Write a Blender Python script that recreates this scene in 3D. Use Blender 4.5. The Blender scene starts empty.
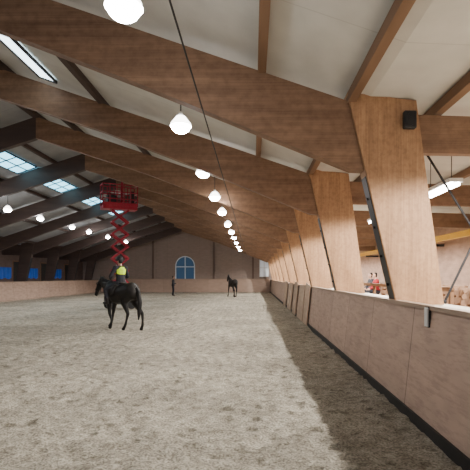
import bpy, bmesh, math, random
from mathutils import Vector, Matrix, noise
random.seed(3)
C = bpy.context.scene.collection
XR = -7.6           # ridge line
YF = 50.5           # far end wall
BS = 4.6; Y0 = 6.65 # frame spacing, first frame
SL=.34; ZR=4.65+SL*7.73
def top(x):         # top line of the rafters
    d = abs(x-XR)
    if d < 9.3: return ZR-SL*d
    return ZR-SL*9.3-0.04*(d-9.3)

# ---------------------------------------------------------------- materials
def newmat(name):
    m = bpy.data.materials.new(name); m.use_nodes = True
    nt = m.node_tree; b = nt.nodes['Principled BSDF']
    return m, nt, b
def N(nt, t, **kw):
    n = nt.nodes.new(t)
    for k, v in kw.items(): setattr(n, k, v)
    return n
def mul(nt,a,b):
    mx=N(nt,'ShaderNodeMix'); mx.data_type='RGBA'; mx.blend_type='MULTIPLY'; mx.inputs[0].default_value=1
    nt.links.new(a,mx.inputs[6]); nt.links.new(b,mx.inputs[7]); return mx.outputs[2]
def ramp(nt,src,p0,c0,p1,c1):
    r=N(nt,'ShaderNodeValToRGB'); e=r.color_ramp.elements
    e[0].position=p0; e[0].color=(*c0,1); e[1].position=p1; e[1].color=(*c1,1); nt.links.new(src,r.inputs[0]); return r.outputs[0]
def mat(name, c1, c2=None, rough=.7, scale=(3,3,3), detail=6, bump=0.0, metal=0.0, nscale=1.0, spec=.3, speck=0, lam=0):
    m, nt, b = newmat(name)
    b.inputs['Roughness'].default_value = rough
    b.inputs['Metallic'].default_value = metal
    b.inputs['Specular IOR Level'].default_value = spec
    if c2 is None: c2 = tuple(c*.8 for c in c1)
    tc = N(nt,'ShaderNodeTexCoord'); mp = N(nt,'ShaderNodeMapping')
    mp.inputs['Scale'].default_value = scale
    no = N(nt,'ShaderNodeTexNoise'); no.inputs['Detail'].default_value = detail; no.inputs['Scale'].default_value = nscale
    L = nt.links.new
    L(tc.outputs['Object'],mp.inputs[0]); L(mp.outputs[0],no.inputs[0])
    out=ramp(nt,no.outputs[0],.3,c2,.7,c1)
    if speck:
        n2=N(nt,'ShaderNodeTexNoise'); n2.inputs['Scale'].default_value=speck; n2.inputs['Detail'].default_value=6; n2.inputs['Roughness'].default_value=.65; L(tc.outputs['Object'],n2.inputs[0])
        out=mul(nt,out,ramp(nt,n2.outputs[0],.38,(.84,.825,.81),.56,(1.03,1.03,1.03)))
        n3=N(nt,'ShaderNodeTexNoise'); n3.inputs['Scale'].default_value=1; n3.inputs['Detail'].default_value=3
        m3=N(nt,'ShaderNodeMapping'); m3.inputs['Scale'].default_value=(scale[0]*8,scale[1]*8,scale[2]*1.5) if scale[0]>scale[2] else (scale[0]*1.5,scale[1]*8,scale[2]*8)
        L(tc.outputs['Object'],m3.inputs[0]); L(m3.outputs[0],n3.inputs[0])
        out=mul(nt,out,ramp(nt,n3.outputs[0],.38,(.86,.85,.84),.58,(1.03,1.03,1.03)))
    L(out,b.inputs['Base Color'])
    if bump:
        bp = N(nt,'ShaderNodeBump'); bp.inputs['Strength'].default_value=bump; bp.inputs['Distance'].default_value=.02
        L(no.outputs[0],bp.inputs['Height']); L(bp.outputs[0],b.inputs['Normal'])
    return m
def emit(name, col, s):
    m, nt, b = newmat(name)
    b.inputs['Base Color'].default_value=(*col,1)
    b.inputs['Emission Color'].default_value=(*col,1); b.inputs['Emission Strength'].default_value=s
    return m
def sand_mat():
    m, nt, b = newmat('arena_sand'); L = nt.links.new
    b.inputs['Roughness'].default_value=.95; b.inputs['Specular IOR Level'].default_value=.1
    tc=N(nt,'ShaderNodeTexCoord')
    n1=N(nt,'ShaderNodeTexNoise'); n1.inputs['Scale'].default_value=5.4; n1.inputs['Detail'].default_value=10; n1.inputs['Roughness'].default_value=.78
    n2=N(nt,'ShaderNodeTexNoise'); n2.inputs['Scale'].default_value=.5; n2.inputs['Detail'].default_value=5
    n3=N(nt,'ShaderNodeTexNoise'); n3.inputs['Scale'].default_value=42; n3.inputs['Detail'].default_value=5
    for n in (n1,n2,n3): L(tc.outputs['Object'],n.inputs[0])
    nd=N(nt,'ShaderNodeTexNoise'); nd.inputs['Scale'].default_value=7; L(tc.outputs['Object'],nd.inputs[0])
    va=N(nt,'ShaderNodeVectorMath',operation='MULTIPLY_ADD'); va.inputs[1].default_value=(.12,.12,.12)
    L(nd.outputs['Color'],va.inputs[0]); L(tc.outputs['Object'],va.inputs[2])
    vo=N(nt,'ShaderNodeTexVoronoi'); vo.inputs['Scale'].default_value=4.0; L(va.outputs[0],vo.inputs['Vector'])
    hoof=ramp(nt,vo.outputs['Distance'],.15,(.60,.59,.575),.27,(1,1,1))
    base=ramp(nt,n1.outputs[0],.35,(.235,.21,.168),.60,(.51,.467,.392))
    fine=ramp(nt,n3.outputs[0],.36,(.50,.49,.475),.58,(1.08,1.08,1.08))
    big=ramp(nt,n2.outputs[0],.37,(.82,.82,.82),.63,(1.09,1.09,1.08))
    L(mul(nt,mul(nt,mul(nt,base,fine),big),hoof),b.inputs['Base Color'])
    bp=N(nt,'ShaderNodeBump'); bp.inputs['Strength'].default_value=1; bp.inputs['Distance'].default_value=.07
    bp2=N(nt,'ShaderNodeBump'); bp2.inputs['Strength'].default_value=.7; bp2.inputs['Distance'].default_value=.016
    bp3=N(nt,'ShaderNodeBump'); bp3.inputs['Strength'].default_value=.9; bp3.inputs['Distance'].default_value=.05
    L(n1.outputs[0],bp.inputs['Height']); L(n3.outputs[0],bp2.inputs['Height']); L(hoof,bp3.inputs['Height'])
    L(bp.outputs[0],bp2.inputs['Normal']); L(bp2.outputs[0],bp3.inputs['Normal']); L(bp3.outputs[0],b.inputs['Normal'])
    return m
def panel_mat(name, c1, c2, w, h, mortar, swap=True, msize=.006, rough=.6, grain=.25, scuff=False):
    """boards / panels laid out in the YZ plane (swap) or XZ plane"""
    m, nt, b = newmat(name); L=nt.links.new
    b.inputs['Roughness'].default_value=rough; b.inputs['Specular IOR Level'].default_value=.25
    tc=N(nt,'ShaderNodeTexCoord'); sp=N(nt,'ShaderNodeSeparateXYZ'); cb=N(nt,'ShaderNodeCombineXYZ')
    L(tc.outputs['Object'],sp.inputs[0]); L(sp.outputs['Y' if swap else 'X'],cb.inputs[0]); L(sp.outputs['Z'],cb.inputs[1])
    br=N(nt,'ShaderNodeTexBrick'); br.offset=0 if h>1 else .5
    br.inputs['Scale'].default_value=1; br.inputs['Brick Width'].default_value=w; br.inputs['Row Height'].default_value=h
    br.inputs['Mortar Size'].default_value=msize; br.inputs['Mortar Smooth'].default_value=.3
    br.inputs['Color1'].default_value=(*c1,1); br.inputs['Color2'].default_value=(*c2,1); br.inputs['Mortar'].default_value=(*mortar,1)
    L(cb.outputs[0],br.inputs['Vector'])
    no=N(nt,'ShaderNodeTexNoise'); no.inputs['Scale'].default_value=2.2; no.inputs['Detail'].default_value=7
    mp=N(nt,'ShaderNodeMapping'); mp.inputs['Scale'].default_value=(1,1,2.5)
    L(tc.outputs['Object'],mp.inputs[0]); L(mp.outputs[0],no.inputs[0])
    out=mul(nt,br.outputs['Color'],ramp(nt,no.outputs[0],.3,(1-grain,)*3,.7,(1+grain*.4,)*3))
    if scuff:
        n2=N(nt,'ShaderNodeTexNoise'); n2.inputs['Scale'].default_value=1; n2.inputs['Detail'].default_value=8; n2.inputs['Roughness'].default_value=.75
        m2=N(nt,'ShaderNodeMapping'); m2.inputs['Scale'].default_value=(3,2.2,14)
        L(tc.outputs['Object'],m2.inputs[0]); L(m2.outputs[0],n2.inputs[0])
        out=mul(nt,out,ramp(nt,n2.outputs[0],.40,(.84,.83,.83),.52,(1.03,1.03,1.03)))
    L(out,b.inputs['Base Color'])
    return m
M={}
M['sand']=sand_mat()
M['kick']=panel_mat('kick_wall_plywood',(.52,.37,.295),(.45,.32,.255),1.9,3.0,(.12,.08,.06),scuff=True,grain=.14,msize=.009)
M['board']=mat('loose_plywood_board',(.52,.38,.28),(.42,.30,.22),scale=(3,1,6))
M['kickcap']=mat('kick_wall_cap_wood',(.42,.31,.24),(.34,.25,.19),scale=(6,1,6))
M['kickend']=panel_mat('end_kick_wall_plywood',(.46,.33,.265),(.42,.30,.24),2.5,3.0,(.2,.13,.1),swap=False,grain=.1)
M['rubber']=mat('dark_base_rail',(.03,.027,.025),(.018,.016,.015),rough=.6)
M['glulam']=mat('glulam_column_wood',(.45,.26,.14),(.31,.17,.09),rough=.6,scale=(5,5,.9),detail=9,bump=.1,speck=12)
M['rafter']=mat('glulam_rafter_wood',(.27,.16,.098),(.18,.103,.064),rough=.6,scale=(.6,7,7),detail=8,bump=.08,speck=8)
M['rafterd']=mat('shade_toned_rafter_wood',(.085,.057,.048),(.058,.039,.034),rough=.6,scale=(.6,5,5),detail=8,bump=.1)  # shaded copy of the timber: dimness of the left side put into the colour
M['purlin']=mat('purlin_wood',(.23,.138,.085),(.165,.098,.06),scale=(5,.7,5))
M['purlind']=mat('shade_toned_purlin_wood',(.08,.055,.047),(.055,.038,.033),scale=(5,.7,5))  # shaded copy of the purlin wood, darkness of the dim roof in its colour
M['post']=mat('gable_post_wood',(.17,.12,.10),(.13,.09,.075),scale=(5,5,.7))
M['steel']=mat('dark_steel',(.05,.05,.055),(.03,.03,.032),rough=.45,metal=.6)
M['galv']=mat('galvanised_steel',(.35,.35,.36),(.25,.25,.26),rough=.4,metal=.8)
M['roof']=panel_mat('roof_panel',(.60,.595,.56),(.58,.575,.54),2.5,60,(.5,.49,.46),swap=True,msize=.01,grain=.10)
M['rooff']=panel_mat('shade_toned_roof_panel',(.31,.315,.325),(.29,.295,.305),2.5,60,(.22,.22,.23),swap=True,msize=.01,grain=.12)  # roof panel darkened in colour for the shaded left slope
M['farwall']=panel_mat('end_wall_cladding',(.31,.24,.21),(.295,.23,.20),1.2,60,(.24,.18,.155),swap=False,msize=.01,grain=.12)
M['sidewall']=panel_mat('side_wall_cladding',(.15,.105,.09),(.13,.09,.078),1.2,3.0,(.08,.05,.04))
M['galwall']=panel_mat('gallery_brick',(.42,.265,.195),(.39,.24,.175),.25,.08,(.35,.24,.18))
M['galfloor']=mat('gallery_floor_concrete',(.50,.45,.37),(.42,.38,.31),rough=.8)
M['ledge']=mat('ledge_board',(.66,.57,.45),(.58,.49,.38),rough=.6,scale=(5,1,5))
M['yellow']=mat('yellow_paint',(.80,.48,.04),(.7,.4,.03),rough=.4)
M['red']=mat('red_paint',(.34,.014,.034),(.25,.011,.026),rough=.5)
M['white']=mat('white_paint',(.75,.75,.74),(.68,.68,.67),rough=.5)
M['black']=mat('black_plastic',(.02,.02,.022),(.012,.012,.013),rough=.6)
M['blue']=mat('blue_tarpaulin',(.03,.16,.75),(.02,.11,.55),rough=.5,scale=(6,6,2))
M['bluefr']=mat('arched_frame_paint',(.75,.82,.9),(.7,.77,.86),rough=.5)
M['sky']=emit('skylight_glazing',(.28,.76,1.0),3.6)
M['skyw']=emit('skylight_glazing_white',(.75,.92,1.0),5)
M['archglass']=emit('arched_window_glass',(.02,.07,.15),.3)
M['paleglass']=emit('pale_window_glass',(.65,.68,.72),.35)
M['bulb']=emit('lamp_bulb_glow',(1.0,.96,.9),110)
M['bell']=emit('glowing_acrylic_bell',(1.0,.96,.9),9)
M['tube']=emit('fluorescent_glow',(1.0,.97,.9),30)
M['bench']=mat('bench_wood',(.30,.16,.085),(.20,.105,.055),scale=(5,1,5))
M['horse']=mat('black_horse_coat',(.014,.011,.010),(.008,.007,.006),rough=.5,scale=(3,3,3))
M['horseb']=mat('dark_bay_horse_coat',(.018,.012,.010),(.010,.007,.006),rough=.6)
M['hair']=mat('black_hair',(.01,.009,.009),(.006,.005,.005),rough=.6,scale=(20,20,3))
M['leather']=mat('black_leather',(.02,.016,.014),(.012,.01,.01),rough=.5)
M['hivis']=mat('hi_vis_fabric',(.62,.88,.03),(.5,.75,.02),rough=.6)
M['cloth']=mat('dark_riding_clothes',(.025,.025,.032),(.015,.015,.02),rough=.8)
M['skin']=mat('skin',(.55,.33,.24),(.48,.28,.2),rough=.5)
M['redcloth']=mat('red_jacket_fabric',(.35,.02,.03),(.28,.015,.02),rough=.8)
M['greycloth']=mat('grey_jacket_fabric',(.05,.05,.06),(.035,.035,.045),rough=.8)
M['helmet']=mat('black_helmet',(.015,.015,.017),(.01,.01,.012),rough=.5)

# ---------------------------------------------------------------- mesh helpers
def obj_from(name, verts, faces, m, parent=None, smooth=False):
    me=bpy.data.meshes.new(name); me.from_pydata([tuple(v) for v in verts],[],faces)
    bm=bmesh.new(); bm.from_mesh(me); bmesh.ops.recalc_face_normals(bm,faces=bm.faces); bm.to_mesh(me); bm.free()
    if smooth:
        for p in me.polygons: p.use_smooth=True
    me.materials.append(m)
    o=bpy.data.objects.new(name,me); C.objects.link(o)
    if parent: o.parent=parent
    return o
class G:
    def __init__(s): s.v=[]; s.f=[]
    def add(s,v,f):
        k=len(s.v); s.v+= [Vector(a) for a in v]; s.f+=[tuple(i+k for i in a) for a in f]; return s
    def box(s,x0,x1,y0,y1,z0,z1):
        return s.add([(x0,y0,z0),(x1,y0,z0),(x1,y1,z0),(x0,y1,z0),(x0,y0,z1),(x1,y0,z1),(x1,y1,z1),(x0,y1,z1)],
            [(0,3,2,1),(4,5,6,7),(0,1,5,4),(1,2,6,5),(2,3,7,6),(3,0,4,7)])
    def prism(s,pts,y0,y1):
        n=len(pts); v=[(x,y0,z) for x,z in pts]+[(x,y1,z) for x,z in pts]
        return s.add(v,[tuple(range(n)),tuple(range(2*n-1,n-1,-1))]+[(i,(i+1)%n,n+(i+1)%n,n+i) for i in range(n)])
    def bar(s,a,b,w,h=None,up=(0,0,1)):
        a=Vector(a); b=Vector(b); h=h or w; d=(b-a).normalized(); u=Vector(up)
        if abs(d.dot(u))>.98: u=Vector((0,1,0))
        sx=d.cross(u).normalized(); sz=sx.cross(d).normalized()
        v=[p+sx*i*w/2+sz*j*h/2 for p in (a,b) for i,j in ((-1,-1),(1,-1),(1,1),(-1,1))]
        return s.add(v,[(0,3,2,1),(4,5,6,7),(0,1,5,4),(1,2,6,5),(2,3,7,6),(3,0,4,7)])
    def tube(s,a,b,r,r2=None,n=10):
        a=Vector(a); b=Vector(b); r2=r if r2 is None else r2; d=(b-a).normalized(); u=Vector((0,0,1))
        if abs(d.dot(u))>.98: u=Vector((0,1,0))
        sx=d.cross(u).normalized(); sz=sx.cross(d).normalized()
        v=[];
        for p,rr in ((a,r),(b,r2)):
            for i in range(n):
                t=2*math.pi*i/n; v.append(p+sx*math.cos(t)*rr+sz*math.sin(t)*rr)
        return s.add(v,[tuple(range(n-1,-1,-1)),tuple(range(n,2*n))]+[(i,(i+1)%n,n+(i+1)%n,n+i) for i in range(n)])
    def lathe(s,prof,n=20,c=(0,0,0)):
        v=[]; 
        for r,z in prof:
            for i in range(n):
                t=2*math.pi*i/n; v.append((c[0]+r*math.cos(t),c[1]+r*math.sin(t),c[2]+z))
        f=[]
        for k in range(len(prof)-1):
            for i in range(n): f.append((k*n+i,k*n+(i+1)%n,(k+1)*n+(i+1)%n,(k+1)*n+i))
        return s.add(v,f)
    def ball(s,c,r,n=12,m=8):
        c=Vector(c); r=Vector(r) if hasattr(r,'__len__') else Vector((r,r,r))
        v=[c+Vector((0,0,r.z))]
        for j in range(1,m):
            p=math.pi*j/m
            for i in range(n):
                t=2*math.pi*i/n; v.append(c+Vector((r.x*math.sin(p)*math.cos(t),r.y*math.sin(p)*math.sin(t),r.z*math.cos(p))))
        v.append(c-Vector((0,0,r.z))); f=[]
        for i in range(n): f.append((0,1+i,1+(i+1)%n)); f.append((len(v)-1,1+(m-2)*n+(i+1)%n,1+(m-2)*n+i))
        for j in range(m-2):
            for i in range(n): f.append((1+j*n+i,1+(j+1)*n+i,1+(j+1)*n+(i+1)%n,1+j*n+(i+1)%n))
        return s.add(v,f)
    def obj(s,name,m,parent=None,smooth=False): return obj_from(name,s.v,s.f,m,parent,smooth)
def empty(name,loc,label=None,cat=None,group=None,rot=0):
    e=bpy.data.objects.new(name,None); e.empty_display_size=.2; C.objects.link(e); e.location=loc; e.rotation_euler=(0,0,rot)
    tag(e,label,cat,group); return e
def tag(o,label=None,cat=None,group=None,kind=None):
    if label: o['label']=label
    if cat: o['category']=cat
    if group: o['group']=group
    if kind: o['kind']=kind
    return o
def struct(o,label,cat): return tag(o,label,cat,kind='structure')
def clone(o,loc,rot=None):
    n=o.copy(); C.objects.link(n); n.location=loc
    if rot is not None: n.rotation_euler=(0,0,rot)
    def rec(src,dst):
        for ch in [c for c in src.children]:
            k=ch.copy(); C.objects.link(k); k.parent=dst; rec(ch,k)
    rec(o,n)
    return n
def blob(name,chains,m,parent=None,voxel=.02,smooth=4):
    """continuous organic body: ellipsoids swept along chains, fused into one surface"""
    g=G()
    for ch in chains:
        for (a,ra),(b,rb) in zip(ch[:-1],ch[1:]):
            a=Vector(a);b=Vector(b)
            ra=Vector(ra) if hasattr(ra,'__len__') else Vector((ra,)*3); rb=Vector(rb) if hasattr(rb,'__len__') else Vector((rb,)*3)
            n=max(2,int((b-a).length/(min(ra.x,rb.x,ra.y,rb.y)*.35))+1)
            for i in range(n+1):
                t=i/n; g.ball(a.lerp(b,t),ra.lerp(rb,t),10,7)
    o=g.obj(name,m,parent)
    r=o.modifiers.new('r','REMESH'); r.mode='VOXEL'; r.voxel_size=voxel; r.use_smooth_shade=True
    s=o.modifiers.new('s','SMOOTH'); s.iterations=smooth; s.factor=.5
    bpy.context.view_layer.update()
    dg=bpy.context.evaluated_depsgraph_get()
    me=bpy.data.meshes.new_from_object(o.evaluated_get(dg)); o.modifiers.clear(); o.data=me
    if not me.materials: me.materials.append(m)
    for p in me.polygons: p.use_smooth=True
    return o

# ---------------------------------------------------------------- ground
def ground_z(x,y):
    z=noise.noise(Vector((x*.9,y*.9,0)))*.03+noise.noise(Vector((x*3.2,y*3.2,4)))*.035+noise.noise(Vector((x*8,y*8,9)))*.034
    return z-.046
xs=[-17.6+i*.5 for i in range(0,24)]
x=-5.6
while x<2.02: xs.append(x); x+=.045
xs.append(2.1)
ys=[-3,-1]; y=0.8; st=.04
while y<YF: ys.append(y); st=min(.9,.04*max(1,y/3.5)**1.5); y+=st
ys.append(YF+.1)
v=[];f=[]
for yy in ys:
    for xx in xs: v.append((xx,yy,ground_z(xx,yy)))
n=len(xs)
for j in range(len(ys)-1):
    for i in range(n-1): f.append((j*n+i,j*n+i+1,(j+1)*n+i+1,(j+1)*n+i))
fl=obj_from('floor',v,f,M['sand'],smooth=True); struct(fl,'churned grey-brown sand riding surface with hoof marks','floor')

# ---------------------------------------------------------------- walls
o=G().prism([(1.90,-.1),(2.10,-.1),(2.10,1.28),(2.05,1.28)],-3,YF).obj('wall_kickboard_right',M['kick']); struct(o,'sloping pinkish plywood kick wall along the track','wall')
o=G().prism([(2.02,1.28),(2.14,1.28),(2.14,1.33),(2.02,1.33)],-3,YF).obj('trim_1',M['kickcap']); struct(o,'wooden cap rail on top of kick wall','trim')
o=G().prism([(1.865,-.06),(1.90,-.06),(1.91,.06),(1.88,.06)],-3,YF).obj('baseboard_right',M['rubber']); struct(o,'dark rubber base rail at foot of kick wall','baseboard')
mx=lambda p:[(2*XR-a,b) for a,b in p]
o=G().prism(mx([(1.90,-.1),(2.10,-.1),(2.10,1.28),(2.05,1.28)]),-3,YF).obj('wall_kickboard_left',M['kick']); struct(o,'sloping pinkish plywood kick wall of the long side','wall')
o=G().prism(mx([(2.02,1.28),(2.14,1.28),(2.14,1.33),(2.02,1.33)]),-3,YF).obj('trim_2',M['kickcap']); struct(o,'wooden cap rail on far long-side kick wall','trim')
o=G().box(-17.1,1.9,YF-.35,YF-.15,-.1,1.4).obj('wall_kickboard_back',M['kickend']); struct(o,'brown plywood kick wall across the short end','wall')
o=G().box(-17.1,1.9,YF-.4,YF-.1,1.4,1.46).obj('trim_3',M['kickcap']); struct(o,'pale wooden cap rail on short-end kick wall','trim')
xs2=[-19.2,XR-9.3,XR,XR+9.3,8.2]
o=G().prism([(xs2[0],-.1),(xs2[-1],-.1)]+[(a,top(a)+.1) for a in reversed(xs2)],YF,YF+.3).obj('wall_back',M['farwall']); struct(o,'taupe-brown clad gable wall at the short end of the hall','wall')
wl=G().box(-19.3,-19.1,-3,YF+.3,-.1,top(-19.2)+.1).obj('wall_left',M['sidewall']); struct(wl,'dark brown panelled long side wall','wall')
o=G().box(8.1,8.3,-3,YF+.3,-.1,top(8.2)+.1).obj('wall_right',M['galwall']); struct(o,'reddish-brown outer wall behind the spectator gallery','wall')
GZ=.45
o=G().box(2.14,8.1,-3,YF,.2,GZ).obj('floor_gallery',M['galfloor']); struct(o,'pale concrete floor of raised spectator gallery','floor')
o=G().box(2.14,2.86,-3,YF-.1,1.20,1.26).obj('trim_8',M['ledge']); struct(o,'pale wooden ledge behind the kick wall','trim')
rp=[-19.4,XR-9.3,XR,XR+9.3,8.4]
for i,(a,b) in enumerate(zip(rp[:-1],rp[1:])):
    za,zb=top(a)+.15,top(b)+.15
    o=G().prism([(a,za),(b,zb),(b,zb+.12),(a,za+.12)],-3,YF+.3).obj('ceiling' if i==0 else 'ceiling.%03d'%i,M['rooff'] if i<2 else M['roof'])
    struct(o,'insulated roof panels in shade-darkened grey' if i<2 else 'pale smooth insulated roof panels','ceiling')
wi=0
for px in (-14.6,-11.2,-4.4,.0):
    o=G().box(px-.1,px+.1,YF-.1,YF,-.05,top(px)-.05).obj('trim_%d'%(4+wi),M['post']); struct(o,'brown timber post on the gable wall','trim'); wi+=1
for Y,w,tl,h in ((16.2,1.3,.06,1.42),(18.1,2.0,-.03,1.36),(20.6,1.6,.04,1.45),(23.4,2.3,-.02,1.38),(26.6,1.8,.03,1.43)):
    g=G(); th=.022
    g.add([(-.16,-w/2,0),(-.16+th,-w/2,0),(-.16+th,w/2,0),(-.16,w/2,0),(-.0-th,-w/2,h-tl),(.0,-w/2,h-tl),(.0,w/2,h+tl),(-th,w/2,h+tl)],
          [(0,3,2,1),(4,5,6,7),(0,1,5,4),(1,2,6,5),(2,3,7,6),(3,0,4,7)])
    o=g.obj('plywood_board',M['board']); o.location=(2.005,Y,-.02); tag(o,'loose pale plywood sheet leaning against kick wall','board','leaning plywood sheets')

# ---------------------------------------------------------------- portal frames
def col_poly():
    return [(2.36,.0),(2.93,.0),(2.36,top(2.3)+.12),(1.36,top(1.36)+.10)]
def make_frame(y):
    e=empty('portal_frame',(XR,y,0),'glued laminated timber portal frame with leaning tapered columns','timber frame','timber portal frames along the hall')
    loc=lambda p:[(a-XR,b) for a,b in p]
    rp=[(XR,top(XR)),(1.7,top(1.7)),(2.0,top(2.0)),(1.9,3.2),(1.43,3.22),(-1.52,4.42),(-3.74,5.28),(XR,ZR-.76)]
    G().prism(loc(rp),-.1,.1).obj('rafter',M['rafter'],e)
    G().prism(loc([(2.05,top(2.05)-.06),(8.05,top(8.05)),(8.05,3.38),(2.05,3.48)]),-.07,.07).obj('outer_beam',M['rafter'],e)
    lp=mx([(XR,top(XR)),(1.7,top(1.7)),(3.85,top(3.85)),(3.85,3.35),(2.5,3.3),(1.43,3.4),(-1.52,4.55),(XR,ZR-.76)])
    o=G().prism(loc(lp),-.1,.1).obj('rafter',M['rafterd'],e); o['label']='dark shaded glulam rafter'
    for s in (0,1):
        p=col_poly(); 
        if s: p=mx(p)
        o=G().prism(loc(p),-.16,.16).obj('column',M['glulam'] if not s else M['rafterd'],e)  # left column uses the shade-darkened timber
        bv=o.modifiers.new('b','BEVEL'); bv.width=.012; bv.segments=2
        q=[(2.05,1.34),(2.10,1.34),(1.68,3.12),(1.63,3.12)]
        if s: q=mx(q)
        g=G().prism(loc(q),-.12,.12)
        sx=-1 if s else 1
        for k in range(4):
            zz=1.55+k*.42; xx=2.07-(zz-1.34)*.235
            if s: xx=2*XR-xx
            g.tube((xx-XR-.05*sx,-.0,zz),(xx-XR,0,zz),.02)
        g.obj('steel_strap',M['steel'],e)
    return e
F0=make_frame(Y0)
for k in range(1,10): clone(F0,(XR,Y0+BS*k,0))
for s,px in [(0,q) for q in (-6.2,-3.77,.13,1.43,2.73,4.9)]+[(1,q) for q in (-6.2,-3.77,-1.17,1.43,3.2)]:
        X=2*XR-px if s else px
        zt=top(px)
        dark=s or px<-3  # purlins towards the left get the colour with shade painted in
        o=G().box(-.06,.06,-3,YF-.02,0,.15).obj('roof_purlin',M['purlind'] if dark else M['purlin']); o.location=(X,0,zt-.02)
        tag(o,'long timber purlin in shade-darkened tone under the grey roof panels' if dark else 'long brown timber purlin under the pale roof panels','roof beam','roof purlins')
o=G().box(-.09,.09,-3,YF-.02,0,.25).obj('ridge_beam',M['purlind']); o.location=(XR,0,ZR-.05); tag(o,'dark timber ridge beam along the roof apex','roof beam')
# ---------------------------------------------------------------- skylights
def skylight(xc,w,y0,y1,m,n,idx):
    z=lambda x: top(x)+.10
    a,b=xc-w/2,xc+w/2
    e=G().prism([(a,z(a)-.015),(b,z(b)-.015),(b,z(b)+.015),(a,z(a)+.015)],y0,y1).obj('window_%d'%idx,m)
    struct(e,'cool daylight roof skylight with glazing bars','window')
    g=G()
    for k in range(n+1):
        yy=y0+(y1-y0)*k/n
        g.prism([(a,z(a)-.04),(b,z(b)-.04),(b,z(b)+.02),(a,z(a)+.02)],yy-.03,yy+.03)
    for xx in (a,(a+b)/2,b) if n>1 else (a,b): g.prism([(xx-.02,z(xx)-.04),(xx+.02,z(xx)-.04),(xx+.02,z(xx)+.02),(xx-.02,z(xx)+.02)],y0,y1)
    g.obj('glazing_bar',M['steel'],e)
skylight(-5.0,.4,6.9,11.0,M['skyw'],1,1)
idx=2
for k in range(2,6):
    yb=Y0+BS*k
    skylight(-10.2,.85,yb+.15,yb+BS-.15,M['sky'],5,idx); idx+=1

e=empty('window_%d'%idx,(XR,YF-.04,0)); struct(e,'arched dark blue window with pale frame in the gable','window'); idx+=1
def arch(r,h,n=16): return [(-r,1.46),(r,1.46)]+[(r*math.cos(math.pi*i/n),h+r*math.sin(math.pi*i/n)) for i in range(n+1)]
G().prism(arch(1.0,2.9),-.03,.02).obj('window_glass',M['archglass'],e)
g=G()
pp=[Vector((x,-.06,z)) for x,z in arch(1.05,2.9)[1:]]+[Vector((-1.05,-.06,1.46))]
for a,b in zip(pp[:-1],pp[1:]): g.bar(a,b,.10,.13,up=(0,1,0))
g.box(-.045,.045,-.1,-.03,1.46,3.9); g.box(-1.05,1.05,-.1,-.03,2.75,2.85)
g.obj('window_frame',M['bluefr'],e)
e=G().box(.75,1.75,YF-.06,YF-.01,1.7,3.7).obj('window_%d'%idx,M['paleglass']); struct(e,'tall pale window in the gable wall','window')
g=G(); 
for xx in (.75,1.25,1.75): g.box(xx-.04,xx+.04,YF-.1,YF-.02,1.66,3.74)
for zz in (1.7,2.7,3.7): g.box(.71,1.79,YF-.1,YF-.02,zz-.04,zz+.04)
g.obj('glazing_bar',M['white'],e); idx+=1

# ---------------------------------------------------------------- lamps
def lamp_or_fill_light(parent,loc,en,size=.12,typ='POINT',col=(1,.93,.83),cone=150,blend=1,tilt=0):
    l=bpy.data.lights.new('lamp_or_fill_light',typ); l.energy=en; l.color=col; l.shadow_soft_size=size
    if typ=='SPOT': l.spot_size=math.radians(cone); l.spot_blend=blend
    o=bpy.data.objects.new('lamp_or_fill_light',l); C.objects.link(o); o.parent=parent; o.location=loc; o.rotation_euler=(0,tilt,0); return o
def hall_lamp(x,y,z,en,grp,lab,tilt,fill):
    e=empty('pendant_lamp',(x,y,z),lab,'lamp',grp)
    G().lathe([(.19,-.02),(.18,.03),(.12,.11),(.08,.16),(.0,.17)],24).obj('reflector',M['bell'],e,True)
    G().lathe([(.0,.24),(.04,.24),(.05,.16),(.0,.16)],16).obj('lamp_housing',M['white'],e,True)
    G().ball((0,0,-.02),(.17,.17,.13),16,10).obj('bulb',M['bulb'],e,True)
    zt=top(x)+.1-z
    G().tube((0,0,.23),(0,0,zt),.01).obj('hanging_rod',M['steel'],e)
    lamp_or_fill_light(e,(0,0,-.24),en,typ='SPOT',cone=126,blend=.45,tilt=tilt,col=(1,.94,.86))
    if fill: lamp_or_fill_light(e,(0,0,-.3),fill,col=(.93,.96,1))  # cool point light added as fill for the dim roof, beside the lamp's own beam
    return e
for Y in (4.53,8.1,11.75,15.3,18.9,23.3,27.2,30.9,35.4,40.2,44.8):
    hall_lamp(-1.3,Y,4.39,320,'pendant lamps over the track','bright bell-shaped high-bay pendant lamp',math.radians(34),5)
for Y in (8.9,13.6,18.6,22.2,25.6,30.1,33.2,37.5,42.8):
    hall_lamp(-12.1,Y,5.0,220,'pendant lamps over the long side','white glowing high-bay pendant lamp',0,50)
g=G(); g.tube((-.69,-1,3.95),(-.69,YF-.1,3.95),.010)
o=g.obj('power_cable',M['black']); tag(o,'thin black cable strung along the hall below rafters','cable')

def fluo(x,Y,z,en):
    e=empty('fluorescent_lamp',(x,Y,z),'white fluorescent batten lamp over the spectator gallery','lamp','gallery fluorescent lamps')
    G().box(-.13,.13,-.7,.7,.0,.07).obj('lamp_housing',M['white'],e)
    for sx in (-.06,.06): G().tube((sx,-.66,-.035),(sx,.66,-.035),.035).obj('tube',M['tube'],e,True)
    zt=top(x)+.1-z
    for sy in (-.5,.5): G().tube((0,sy,.06),(0,sy,zt),.008).obj('hanging_rod',M['steel'],e)
    lamp_or_fill_light(e,(0,0,-.12),en,.05,'SPOT',cone=174,blend=.2,col=(1,.95,.87))
for k in range(-2,9): fluo(3.75,9.0+BS*k,3.42,1050)

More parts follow.
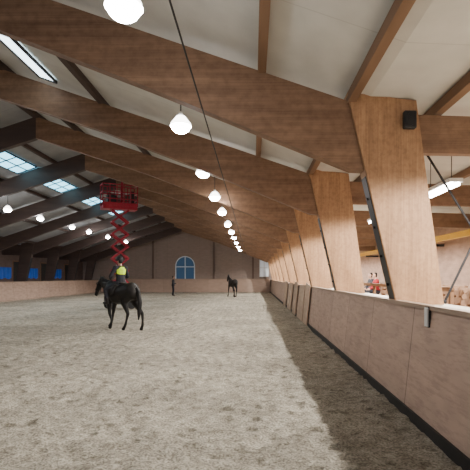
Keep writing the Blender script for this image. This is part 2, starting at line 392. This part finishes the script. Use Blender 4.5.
# ---------------------------------------------------------------- gallery things
e=empty('crane_rail',(7.3,0,3.08),'long yellow steel beam along the gallery wall','beam')
G().box(-.07,.07,-3,YF-.1,-.03,0).box(-.07,.07,-3,YF-.1,.15,.18).box(-.015,.015,-3,YF-.1,0,.15).obj('beam',M['yellow'],e)
for k in range(9): G().bar((.0,4.1+5*k,-.08),(.82,4.1+5*k,-.08),.1).obj('bracket',M['steel'],e)
def bench():
    e=empty('bench',(0,0,GZ),'brown wooden slatted bench on the spectator gallery','bench','wooden gallery benches')
    g=G()
    for k in range(3): g.box(-.2+k*.14,-.2+k*.14+.12,-.8,.8,.41,.45)
    for yy in (-.7,.7): g.box(-.2,.2,yy-.03,yy+.03,.36,.41)
    g.obj('seat',M['bench'],e)
    g=G()
    for k in range(3): g.prism([(.22+k*.03,.58+k*.14),(.25+k*.03,.58+k*.14),(.27+k*.03,.68+k*.14),(.24+k*.03,.68+k*.14)],-.8,.8)
    for yy in (-.5,0,.5): g.bar((.26,yy,.58),(.32,yy,.95),.03,.06)
    g.obj('backrest',M['bench'],e)
    for yy in (-.7,.7):
        G().bar((-.17,yy,0),(-.13,yy,.38),.06).obj('leg',M['bench'],e)
        G().bar((.17,yy,0),(.32,yy,.97),.06).obj('leg',M['bench'],e)
    G().box(-.03,.03,-.7,.7,.14,.2).obj('stretcher',M['bench'],e)
    return e
b0=bench(); b0.location=(3.6,7.4,GZ)
for p in ((3.6,9.2),(3.6,11.0),(3.6,12.8),(5.5,20.3),(4.5,8.0),(4.5,9.8),(4.5,11.6),(5.5,9.4),(5.5,11.2),(5.5,13.0)): clone(b0,(p[0],p[1],GZ))
e=empty('hand_rail',(3.1,8.0,GZ),'brown wooden hand rail with posts on the gallery','railing')
g=G().box(-.03,.03,-1.0,6.5,.98,1.05).box(-.02,.02,-1.0,6.5,.6,.66)
for k in range(6): g.box(-.03,.03,-1.0+k*1.488,-.94+k*1.488,0,1.0)
g.obj('rail',M['bench'],e)
for a,b in (((2.62,6.95,3.66),(4.6,6.95,GZ)),((2.93,6.88,1.28),(4.2,6.88,3.9))):
    c=Vector(a); g=G().tube((0,0,0),Vector(b)-c,.018); g.ball((0,0,0),.035); o=g.obj('bracing_rod',M['steel']); o.location=c
    tag(o,'thin steel diagonal bracing rod in gallery opening','bracing rod','diagonal bracing rods')
e=empty('loudspeaker',(2.23,6.4315,3.78),'small black loudspeaker mounted near the column head','loudspeaker')
g=G().prism([(-.09,-.01),(.09,-.01),(.09,.24),(-.09,.24)],-.07,.02); o=g.obj('speaker_cabinet',M['black'],e); bv=o.modifiers.new('b','BEVEL'); bv.width=.015
G().tube((0,-.07,.08),(0,-.082,.08),.06,n=20).obj('speaker_grille',M['black'],e)
G().tube((0,-.07,.18),(0,-.082,.18),.03,n=16).obj('speaker_grille',M['black'],e)
G().box(-.03,.03,.02,.06,.06,.16).obj('bracket',M['steel'],e)
e=empty('wall_clip_board',(2.02,5.2,1.08),'small white plate in dark holder on kick wall face','sign plate')
G().box(-.012,.02,-.045,.05,-.0,.235).obj('holder',M['steel'],e)
G().box(-.028,-.012,-.05,.035,.01,.225).obj('white_plate',M['white'],e)

for yy,w in ((34.2,2.6),(38.8,2.2),(43.6,2.4)):
    v=[];f=[]; nx=24
    for j in range(5):
        for i in range(nx+1): v.append((.02*math.sin(i*1.3)+.01*math.sin(i*.5+j),-w/2+w*i/nx,-j*.22*(1+.05*math.sin(i*.7))))
    for j in range(4):
        for i in range(nx): a=j*(nx+1)+i; f.append((a,a+1,a+nx+2,a+nx+1))
    o=obj_from('tarpaulin',v,f,M['blue'],smooth=True); s=o.modifiers.new('s','SOLIDIFY'); s.thickness=.01
    o.location=(-19.0605,yy,2.42); tag(o,'hanging blue tarpaulin on the dark side wall','tarpaulin','blue tarpaulins')
di=1
for yy in (22,27.5,31.8,36.5,41.2,46.3):
    o=G().box(-19.1,-19.085,yy-.7,yy+.7,.0,2.9).obj('door_%d'%di,M['rubber']); struct(o,'dark stable door opening in the long side wall','door')
    G().box(-19.1,-19.07,yy-.76,yy-.7,.0,2.95).box(-19.1,-19.07,yy+.7,yy+.76,.0,2.95).box(-19.1,-19.07,yy-.76,yy+.76,2.9,2.97).obj('door_frame',M['bench'],o)
    di+=1

# ---------------------------------------------------------------- scissor lift
def scissor_lift(x,y,rot):
    e=empty('scissor_lift',(x,y,-.02),'red scissor lift with raised work platform','scissor lift',rot=rot)
    g=G().box(-.75,.75,-.38,.38,.25,.7); o=g.obj('chassis',M['steel'],e); bv=o.modifiers.new('b','BEVEL'); bv.width=.03
    for sx in (-.52,.52):
        for sy in (-.40,.40):
            G().tube((sx,sy-.07,.22),(sx,sy+.07,.22),.22,n=24).tube((sx,sy-.09,.22),(sx,sy+.09,.22),.1,n=16).obj('wheel',M['black'],e)
    z0,z1,n,hw=.75,5.2,7,.42
    st=(z1-z0)/n
    g=G()
    for sy in (-.2,.2):
        for k in range(n):
            a,b=z0+k*st,z0+(k+1)*st
            g.bar((-hw,sy-.03,a),(hw,sy-.03,b),.05,.09); g.bar((hw,sy+.03,a),(-hw,sy+.03,b),.05,.09)
            g.tube((0,sy-.08,(a+b)/2),(0,sy+.08,(a+b)/2),.04)
    for k in range(n+1):
        zz=z0+k*st
        for sx in (-hw,hw): g.tube((sx,-.25,zz),(sx,.25,zz),.03)
    g.obj('scissor_linkage',M['red'],e)
    G().bar((-.25,0,1.0),(.25,0,1.9),.08).obj('hydraulic_cylinder',M['steel'],e)
    G().bar((.25,0,2.5),(-.2,0,3.4),.08).obj('hydraulic_cylinder',M['steel'],e)
    L0,L1,W=-.92,.85,.38
    G().box(L0,L1,-W,W,5.22,5.40).obj('platform',M['red'],e)
    g=G()
    for h in (5.75,6.1,6.5):
        for sy in (-W,W): g.tube((L0,sy,h),(L1,sy,h),.028)
        for sx in (L0,L1): g.tube((sx,-W,h),(sx,W,h),.028)
    for k in range(6):
        sx=L0+(L1-L0)*k/5
        for sy in (-W,W): g.tube((sx,sy,5.38),(sx,sy,6.5),.024)
    for sy in (-W,W): g.box(L0,L1,sy-.012,sy+.012,5.39,5.56)
    g.obj('guard_rail',M['red'],e)
    G().box(.5,.7,-.3,-.1,5.40,6.2).obj('control_box',M['black'],e)
    G().box(-.65,-.2,-.22,.18,5.40,5.95).obj('tool_crate',M['steel'],e)
    G().tube((.1,.1,5.40),(.15,.1,6.8),.06).obj('material_bundle',M['red'],e)
    return e
scissor_lift(-7.05,23.8,math.radians(28))

# ---------------------------------------------------------------- horses
def horse(x,y,rot,coat,label,head_low,stride,voxel=.022,saddle=True):
    e=empty('horse',(x,y,-.03),label,'horse',rot=rot)
    h=head_low
    poll=(1.05-.02*h,0,1.86-.30*h); muz=(1.42-.06*h,0,1.44-.34*h)
    ch=[[((.50,0,1.20),(.20,.23,.32)),((.15,0,1.14),(.25,.29,.33)),((-.25,0,1.16),(.25,.30,.31)),((-.58,0,1.24),(.24,.27,.29)),((-.74,0,1.18),(.14,.20,.22))],
        [((.30,0,1.36),(.12,.12,.15)),((.42,0,1.42),(.12,.09,.14)),((.55,0,1.38),(.14,.14,.2))],
        [((.52,0,1.26),(.19,.17,.27)),((.76,0,1.46-.08*h),(.15,.11,.20)),((.95,0,1.68-.2*h),(.12,.085,.15)),(poll,(.10,.08,.11))],
        [(poll,(.10,.09,.11)),((poll[0]+.10,0,poll[2]-.11),(.11,.095,.13)),((poll[0]+.24,0,poll[2]-.28),(.075,.07,.085)),(muz,(.065,.065,.07))]]
    for s in (-1,1):
        ch.append([((poll[0]-.03,s*.06,poll[2]+.07),(.03,.025,.04)),((poll[0]-.01,s*.07,poll[2]+.2),(.014,.014,.02))])
    F=[stride[0],stride[1]]; H=[stride[2],stride[3]]
    for s,d in zip((-1,1),F):
        yy=s*.16
        ch.append([((.48,s*.13,1.15),(.14,.10,.22)),((.44+.1*d,yy,.92),(.10,.08,.13)),((.47+.25*d,yy,.52),(.06,.055,.07)),((.46+.38*d-.03,yy,.30),(.038,.036,.04)),((.46+.42*d,yy,.16),(.048,.045,.05)),((.52+.45*d,yy,.08),(.05,.05,.05)),((.54+.46*d,yy,.045),(.072,.06,.05))])
    for s,d in zip((-1,1),H):
        yy=s*.16
        ch.append([((-.58,s*.12,1.18),(.2,.13,.24)),((-.46+.12*d,s*.16,.92),(.15,.10,.16)),((-.62+.2*d,yy,.70),(.085,.07,.09)),((-.76+.3*d,yy,.54),(.06,.05,.07)),((-.73+.4*d,yy,.32),(.042,.038,.05)),((-.70+.45*d,yy,.17),(.05,.045,.05)),((-.64+.47*d,yy,.08),(.05,.05,.05)),((-.62+.48*d,yy,.045),(.072,.06,.05))])
    b=blob('body',ch,coat,e,voxel,5)
    blob('tail',[[((-.84,0,1.32),(.05,.05,.06)),((-.95,0,1.18),(.055,.06,.08)),((-.99,0,.9),(.07,.08,.1)),((-.96,0,.6),(.06,.07,.1)),((-.93,0,.38),(.02,.03,.05))]],M['hair'],e,.02,3)
    mn=[((.45,.0,1.53),(.05,.04,.05)),((.72,.03,1.60-.06*h),(.06,.04,.08)),((.90,.04,1.79-.2*h),(.06,.05,.08)),((poll[0]-.02,.0,poll[2]+.11),(.05,.05,.04)),((poll[0]+.1,0,poll[2]+.02),(.03,.05,.06))]
    blob('mane',[mn],M['hair'],e,.02,2)
    g=G()
    q=Vector((poll[0]+.12,0,poll[2]-.13)); d=(Vector(muz)-Vector(poll)).normalized(); nz=Vector((-d.z,0,d.x))
    for c,rr in ((q,.115),(Vector(muz).lerp(Vector(poll),.3),.088)):
        pts=[c+Vector((0,math.cos(t)*rr*.95,0))+nz*math.sin(t)*rr*1.15 for t in [2*math.pi*i/16 for i in range(17)]]
        for a,bb in zip(pts[:-1],pts[1:]): g.tube(a,bb,.011,n=6)
    for s in (-1,1): g.tube(q+Vector((0,s*.105,0)),Vector(muz).lerp(Vector(poll),.3)+Vector((0,s*.085,0)),.01,n=6)
    g.obj('bridle',M['leather'],e)
    if saddle:
        blob('saddle',[[((-.15,0,1.50),(.06,.17,.04)),((.05,0,1.455),(.07,.15,.04)),((.25,0,1.52),(.05,.10,.05))],
                       [((.06,.2,1.42),(.14,.05,.06)),((.10,.31,1.2),(.15,.03,.14))],[((.06,-.2,1.42),(.14,.05,.06)),((.10,-.31,1.2),(.15,.03,.14))],
                       [((.0,.2,1.42),(.1,.05,.05)),((.0,-.2,1.42),(.1,.05,.05))]],M['leather'],e,.02,3)
    return e
rot1=math.radians(142)
horse(-4.3,14.6,rot1,M['horse'],'black horse walking with a rider in saddle',1.0,(.6,-.45,-.5,.5),saddle=True)
horse(-1.72,38.2,math.radians(112),M['horseb'],'dark bay riderless horse moving on a lunge circle',.3,(-.7,.6,.6,-.6),voxel=.03,saddle=False)

# ---------------------------------------------------------------- people
def fingers(hand,dirv,side,up):
    ch=[]; d=Vector(dirv).normalized(); s=Vector(side).normalized(); u=Vector(up).normalized(); h=Vector(hand)
    for k,l in enumerate((.065,.075,.07,.055)):
        a=h+d*.05+s*(-.03+k*.02)
        m1=a+d*l*.55-u*.006; m2=m1+d*l*.35-u*.03
        ch.append([(a,.010),(m1,.009),(m2,.008)])
    a=h+s*-.03+d*.0; ch.append([(a,.013),(a-s*.03+d*.03,.011),(a-s*.035+d*.055-u*.01,.009)])
    return ch
def person(name,loc,rot,pose,topm,label,parts,voxel=.016,legm=None):
    """pose dict of joints (local, facing +x)"""
    e=empty(name,loc,label,'person',rot=rot)
    P=pose; pel=Vector(P['pelvis']); ch=Vector(P['chest']); hd=Vector(P['head']); nk=(ch*.35+hd*.65)+Vector((-.01,0,-.03))
    body=[[(pel,(.13,.16,.12)),(pel.lerp(ch,.5),(.11,.14,.11)),(ch,(.12,.175,.13)),(ch+Vector((0,0,.09)),(.09,.15,.07))],
          [(ch+Vector((0,0,.12)),(.06,.06,.06)),(nk,.055)],
          [(hd+Vector((-.01,0,.02)),(.095,.078,.10)),(hd+Vector((.02,0,-.05)),(.075,.062,.075)),(hd+Vector((.035,0,-.085)),(.05,.045,.035))],
          [(hd+Vector((.095,0,-.0)),(.012,.01,.015)),(hd+Vector((.11,0,-.03)),(.016,.014,.012))],
          [(hd+Vector((.08,-.02,-.068)),(.012,.02,.006)),(hd+Vector((.08,.02,-.068)),(.012,.02,.006))]]
    for s in (-1,1): body.append([(hd+Vector((0,s*.08,.0)),(.018,.012,.028)),(hd+Vector((0,s*.082,-.02)),(.014,.01,.016))])
    for i,s in enumerate((-1,1)):
        sh=ch+Vector((0,s*.19,.08)); el=Vector(P['elbow'][i]); hn=Vector(P['hand'][i])
        hp=pel+Vector((0,s*.09,-.03)); kn=Vector(P['knee'][i]); an=Vector(P['ankle'][i]); to=Vector(P['toe'][i])
        body.append([(sh,.065),(el,.045),(hn,.03)])
        d=(hn-el).normalized(); body.append([(hn,(.034,.03,.03)),(hn+d*.055,(.034,.03,.03))])
        side=Vector((0,0,1)) if abs(d.z)<.7 else Vector((1,0,0))
        body+=fingers(hn+d*.03,d,side*-1,Vector((0,-s,0)))
        body.append([(hp,.10),(kn,.065),(an,.042)])
        body.append([(an+Vector((0,0,-.03)),(.045,.04,.04)),(to,(.05,.042,.032))])
    b=blob('body',body,M['skin'],e,voxel,2)
    jac=[[(pel,(.145,.175,.13)),(pel.lerp(ch,.5),(.125,.155,.12)),(ch,(.135,.19,.14)),(ch+Vector((0,0,.09)),(.105,.165,.075))]]
    for i,s in enumerate((-1,1)):
        sh=ch+Vector((0,s*.19,.08)); el=Vector(P['elbow'][i]); hn=Vector(P['hand'][i])
        jac.append([(sh,.078),(el,.058),(hn.lerp(el,.08),.044)])
    blob('jacket',jac,topm,e,voxel,3)
    leg=[[(pel+Vector((0,0,-.02)),(.15,.178,.11)),(pel+Vector((0,0,.02)),(.14,.17,.1))]]; 
    for i,s in enumerate((-1,1)):
        hp=pel+Vector((0,s*.09,-.03)); kn=Vector(P['knee'][i]); an=Vector(P['ankle'][i])
        leg.append([(hp,.115),(kn,.078),(an,.056)])
    blob('trousers',leg,legm or M['cloth'],e,voxel,3)
    for i in range(2):
        an=Vector(P['ankle'][i]); to=Vector(P['toe'][i])
        blob('boot',[[(an+Vector((0,0,.1)),.06),(an,.058),(an+Vector((0,0,-.03)),(.055,.05,.045)),(to,(.06,.05,.038))]],M['leather'],e,voxel,2)
    for s in (-1,1): G().ball(hd+Vector((.083,s*.03,.0)),(.01,.013,.008),8,6).obj('eye',M['black'],e,True)
    if 'helmet' in parts:
        g=G(); prof=[(.001,.15),(.05,.145),(.09,.115),(.112,.06),(.115,.02),(.108,.0)]
        g.lathe(prof,20,hd); g.lathe([(.108,0),(.09,.01),(.08,.06)],20,hd)
        g.prism([(hd.x+.08,hd.z+.01),(hd.x+.16,hd.z-.0),(hd.x+.16,hd.z+.012),(hd.x+.08,hd.z+.045)],hd.y-.075,hd.y+.075)
        g.obj('riding_helmet',M['helmet'],e,True)
    blob('hair',[[(hd+Vector((-.03,0,.055)),(.085,.085,.08)),(hd+Vector((-.045,0,-.03)),(.06,.075,.07))]],M['hair'],e,.014,2)
    if 'vest' in parts:
        blob('hi_vis_vest',[[(ch+Vector((0,0,-.12)),(.145,.172,.07)),(ch,(.15,.195,.10)),(ch+Vector((0,0,.08)),(.116,.155,.065))]],M['hivis'],e,voxel,3)
    return e
sadl=dict(pelvis=(-.02,0,1.60),chest=(-.0,0,2.0),head=(.03,0,2.31),
     elbow=((.06,-.33,1.80),(.06,.33,1.80)),hand=((.36,-.12,1.72),(.36,.12,1.72)),
     knee=((.33,-.33,1.36),(.33,.33,1.36)),ankle=((.16,-.38,.98),(.16,.38,.98)),toe=((.30,-.40,.95),(.30,.40,.95)))
person('person',(-4.3,14.6,-.12),rot1,sadl,M['cloth'],'rider in yellow high-visibility vest and helmet on black horse',('helmet','vest'))
std=dict(pelvis=(0,0,.95),chest=(.02,0,1.33),head=(.04,0,1.66),
     elbow=((-.02,-.26,1.14),(.0,.26,1.14)),hand=((.12,-.25,.93),(.28,.2,1.08)),
     knee=((.05,-.11,.52),(.0,.12,.52)),ankle=((.0,-.12,.10),(-.06,.13,.10)),toe=((.13,-.13,.04),(.08,.14,.04)))
person('person',(-7.1,40.0,-.02),math.radians(10),std,M['cloth'],'person in dark clothes standing on the sand',(),voxel=.02)
sit=dict(pelvis=(0,0,.58),chest=(.04,0,.97),head=(.1,0,1.28),
     elbow=((.12,-.26,.78),(.14,.26,.78)),hand=((.34,-.14,.68),(.34,.12,.68)),
     knee=((.44,-.12,.56),(.44,.14,.56)),ankle=((.40,-.13,.10),(.44,.14,.10)),toe=((.54,-.14,.05),(.58,.16,.05)))
person('person',(5.5,19.95,GZ),math.radians(180),sit,M['redcloth'],'spectator in red jacket sitting on a gallery bench',(),voxel=.018)
person('person',(5.5,20.75,GZ),math.radians(190),sit,M['greycloth'],'spectator in dark jacket sitting on a gallery bench',(),voxel=.018)

# ---------------------------------------------------------------- light
w=bpy.data.worlds.new('World'); bpy.context.scene.world=w; w.use_nodes=True
bg=w.node_tree.nodes['Background']; bg.inputs[0].default_value=(.80,.87,1,1); bg.inputs[1].default_value=.5
# ---------------------------------------------------------------- camera
cam=bpy.data.cameras.new('Camera'); co=bpy.data.objects.new('Camera',cam); C.objects.link(co)
co.location=(0,0,1.66); co.rotation_euler=(math.radians(90),0,0)
cam.lens=36*450/470; cam.sensor_width=36; cam.shift_x=-18/470; cam.shift_y=42/470; cam.clip_start=.05; cam.clip_end=300
bpy.context.scene.camera=co
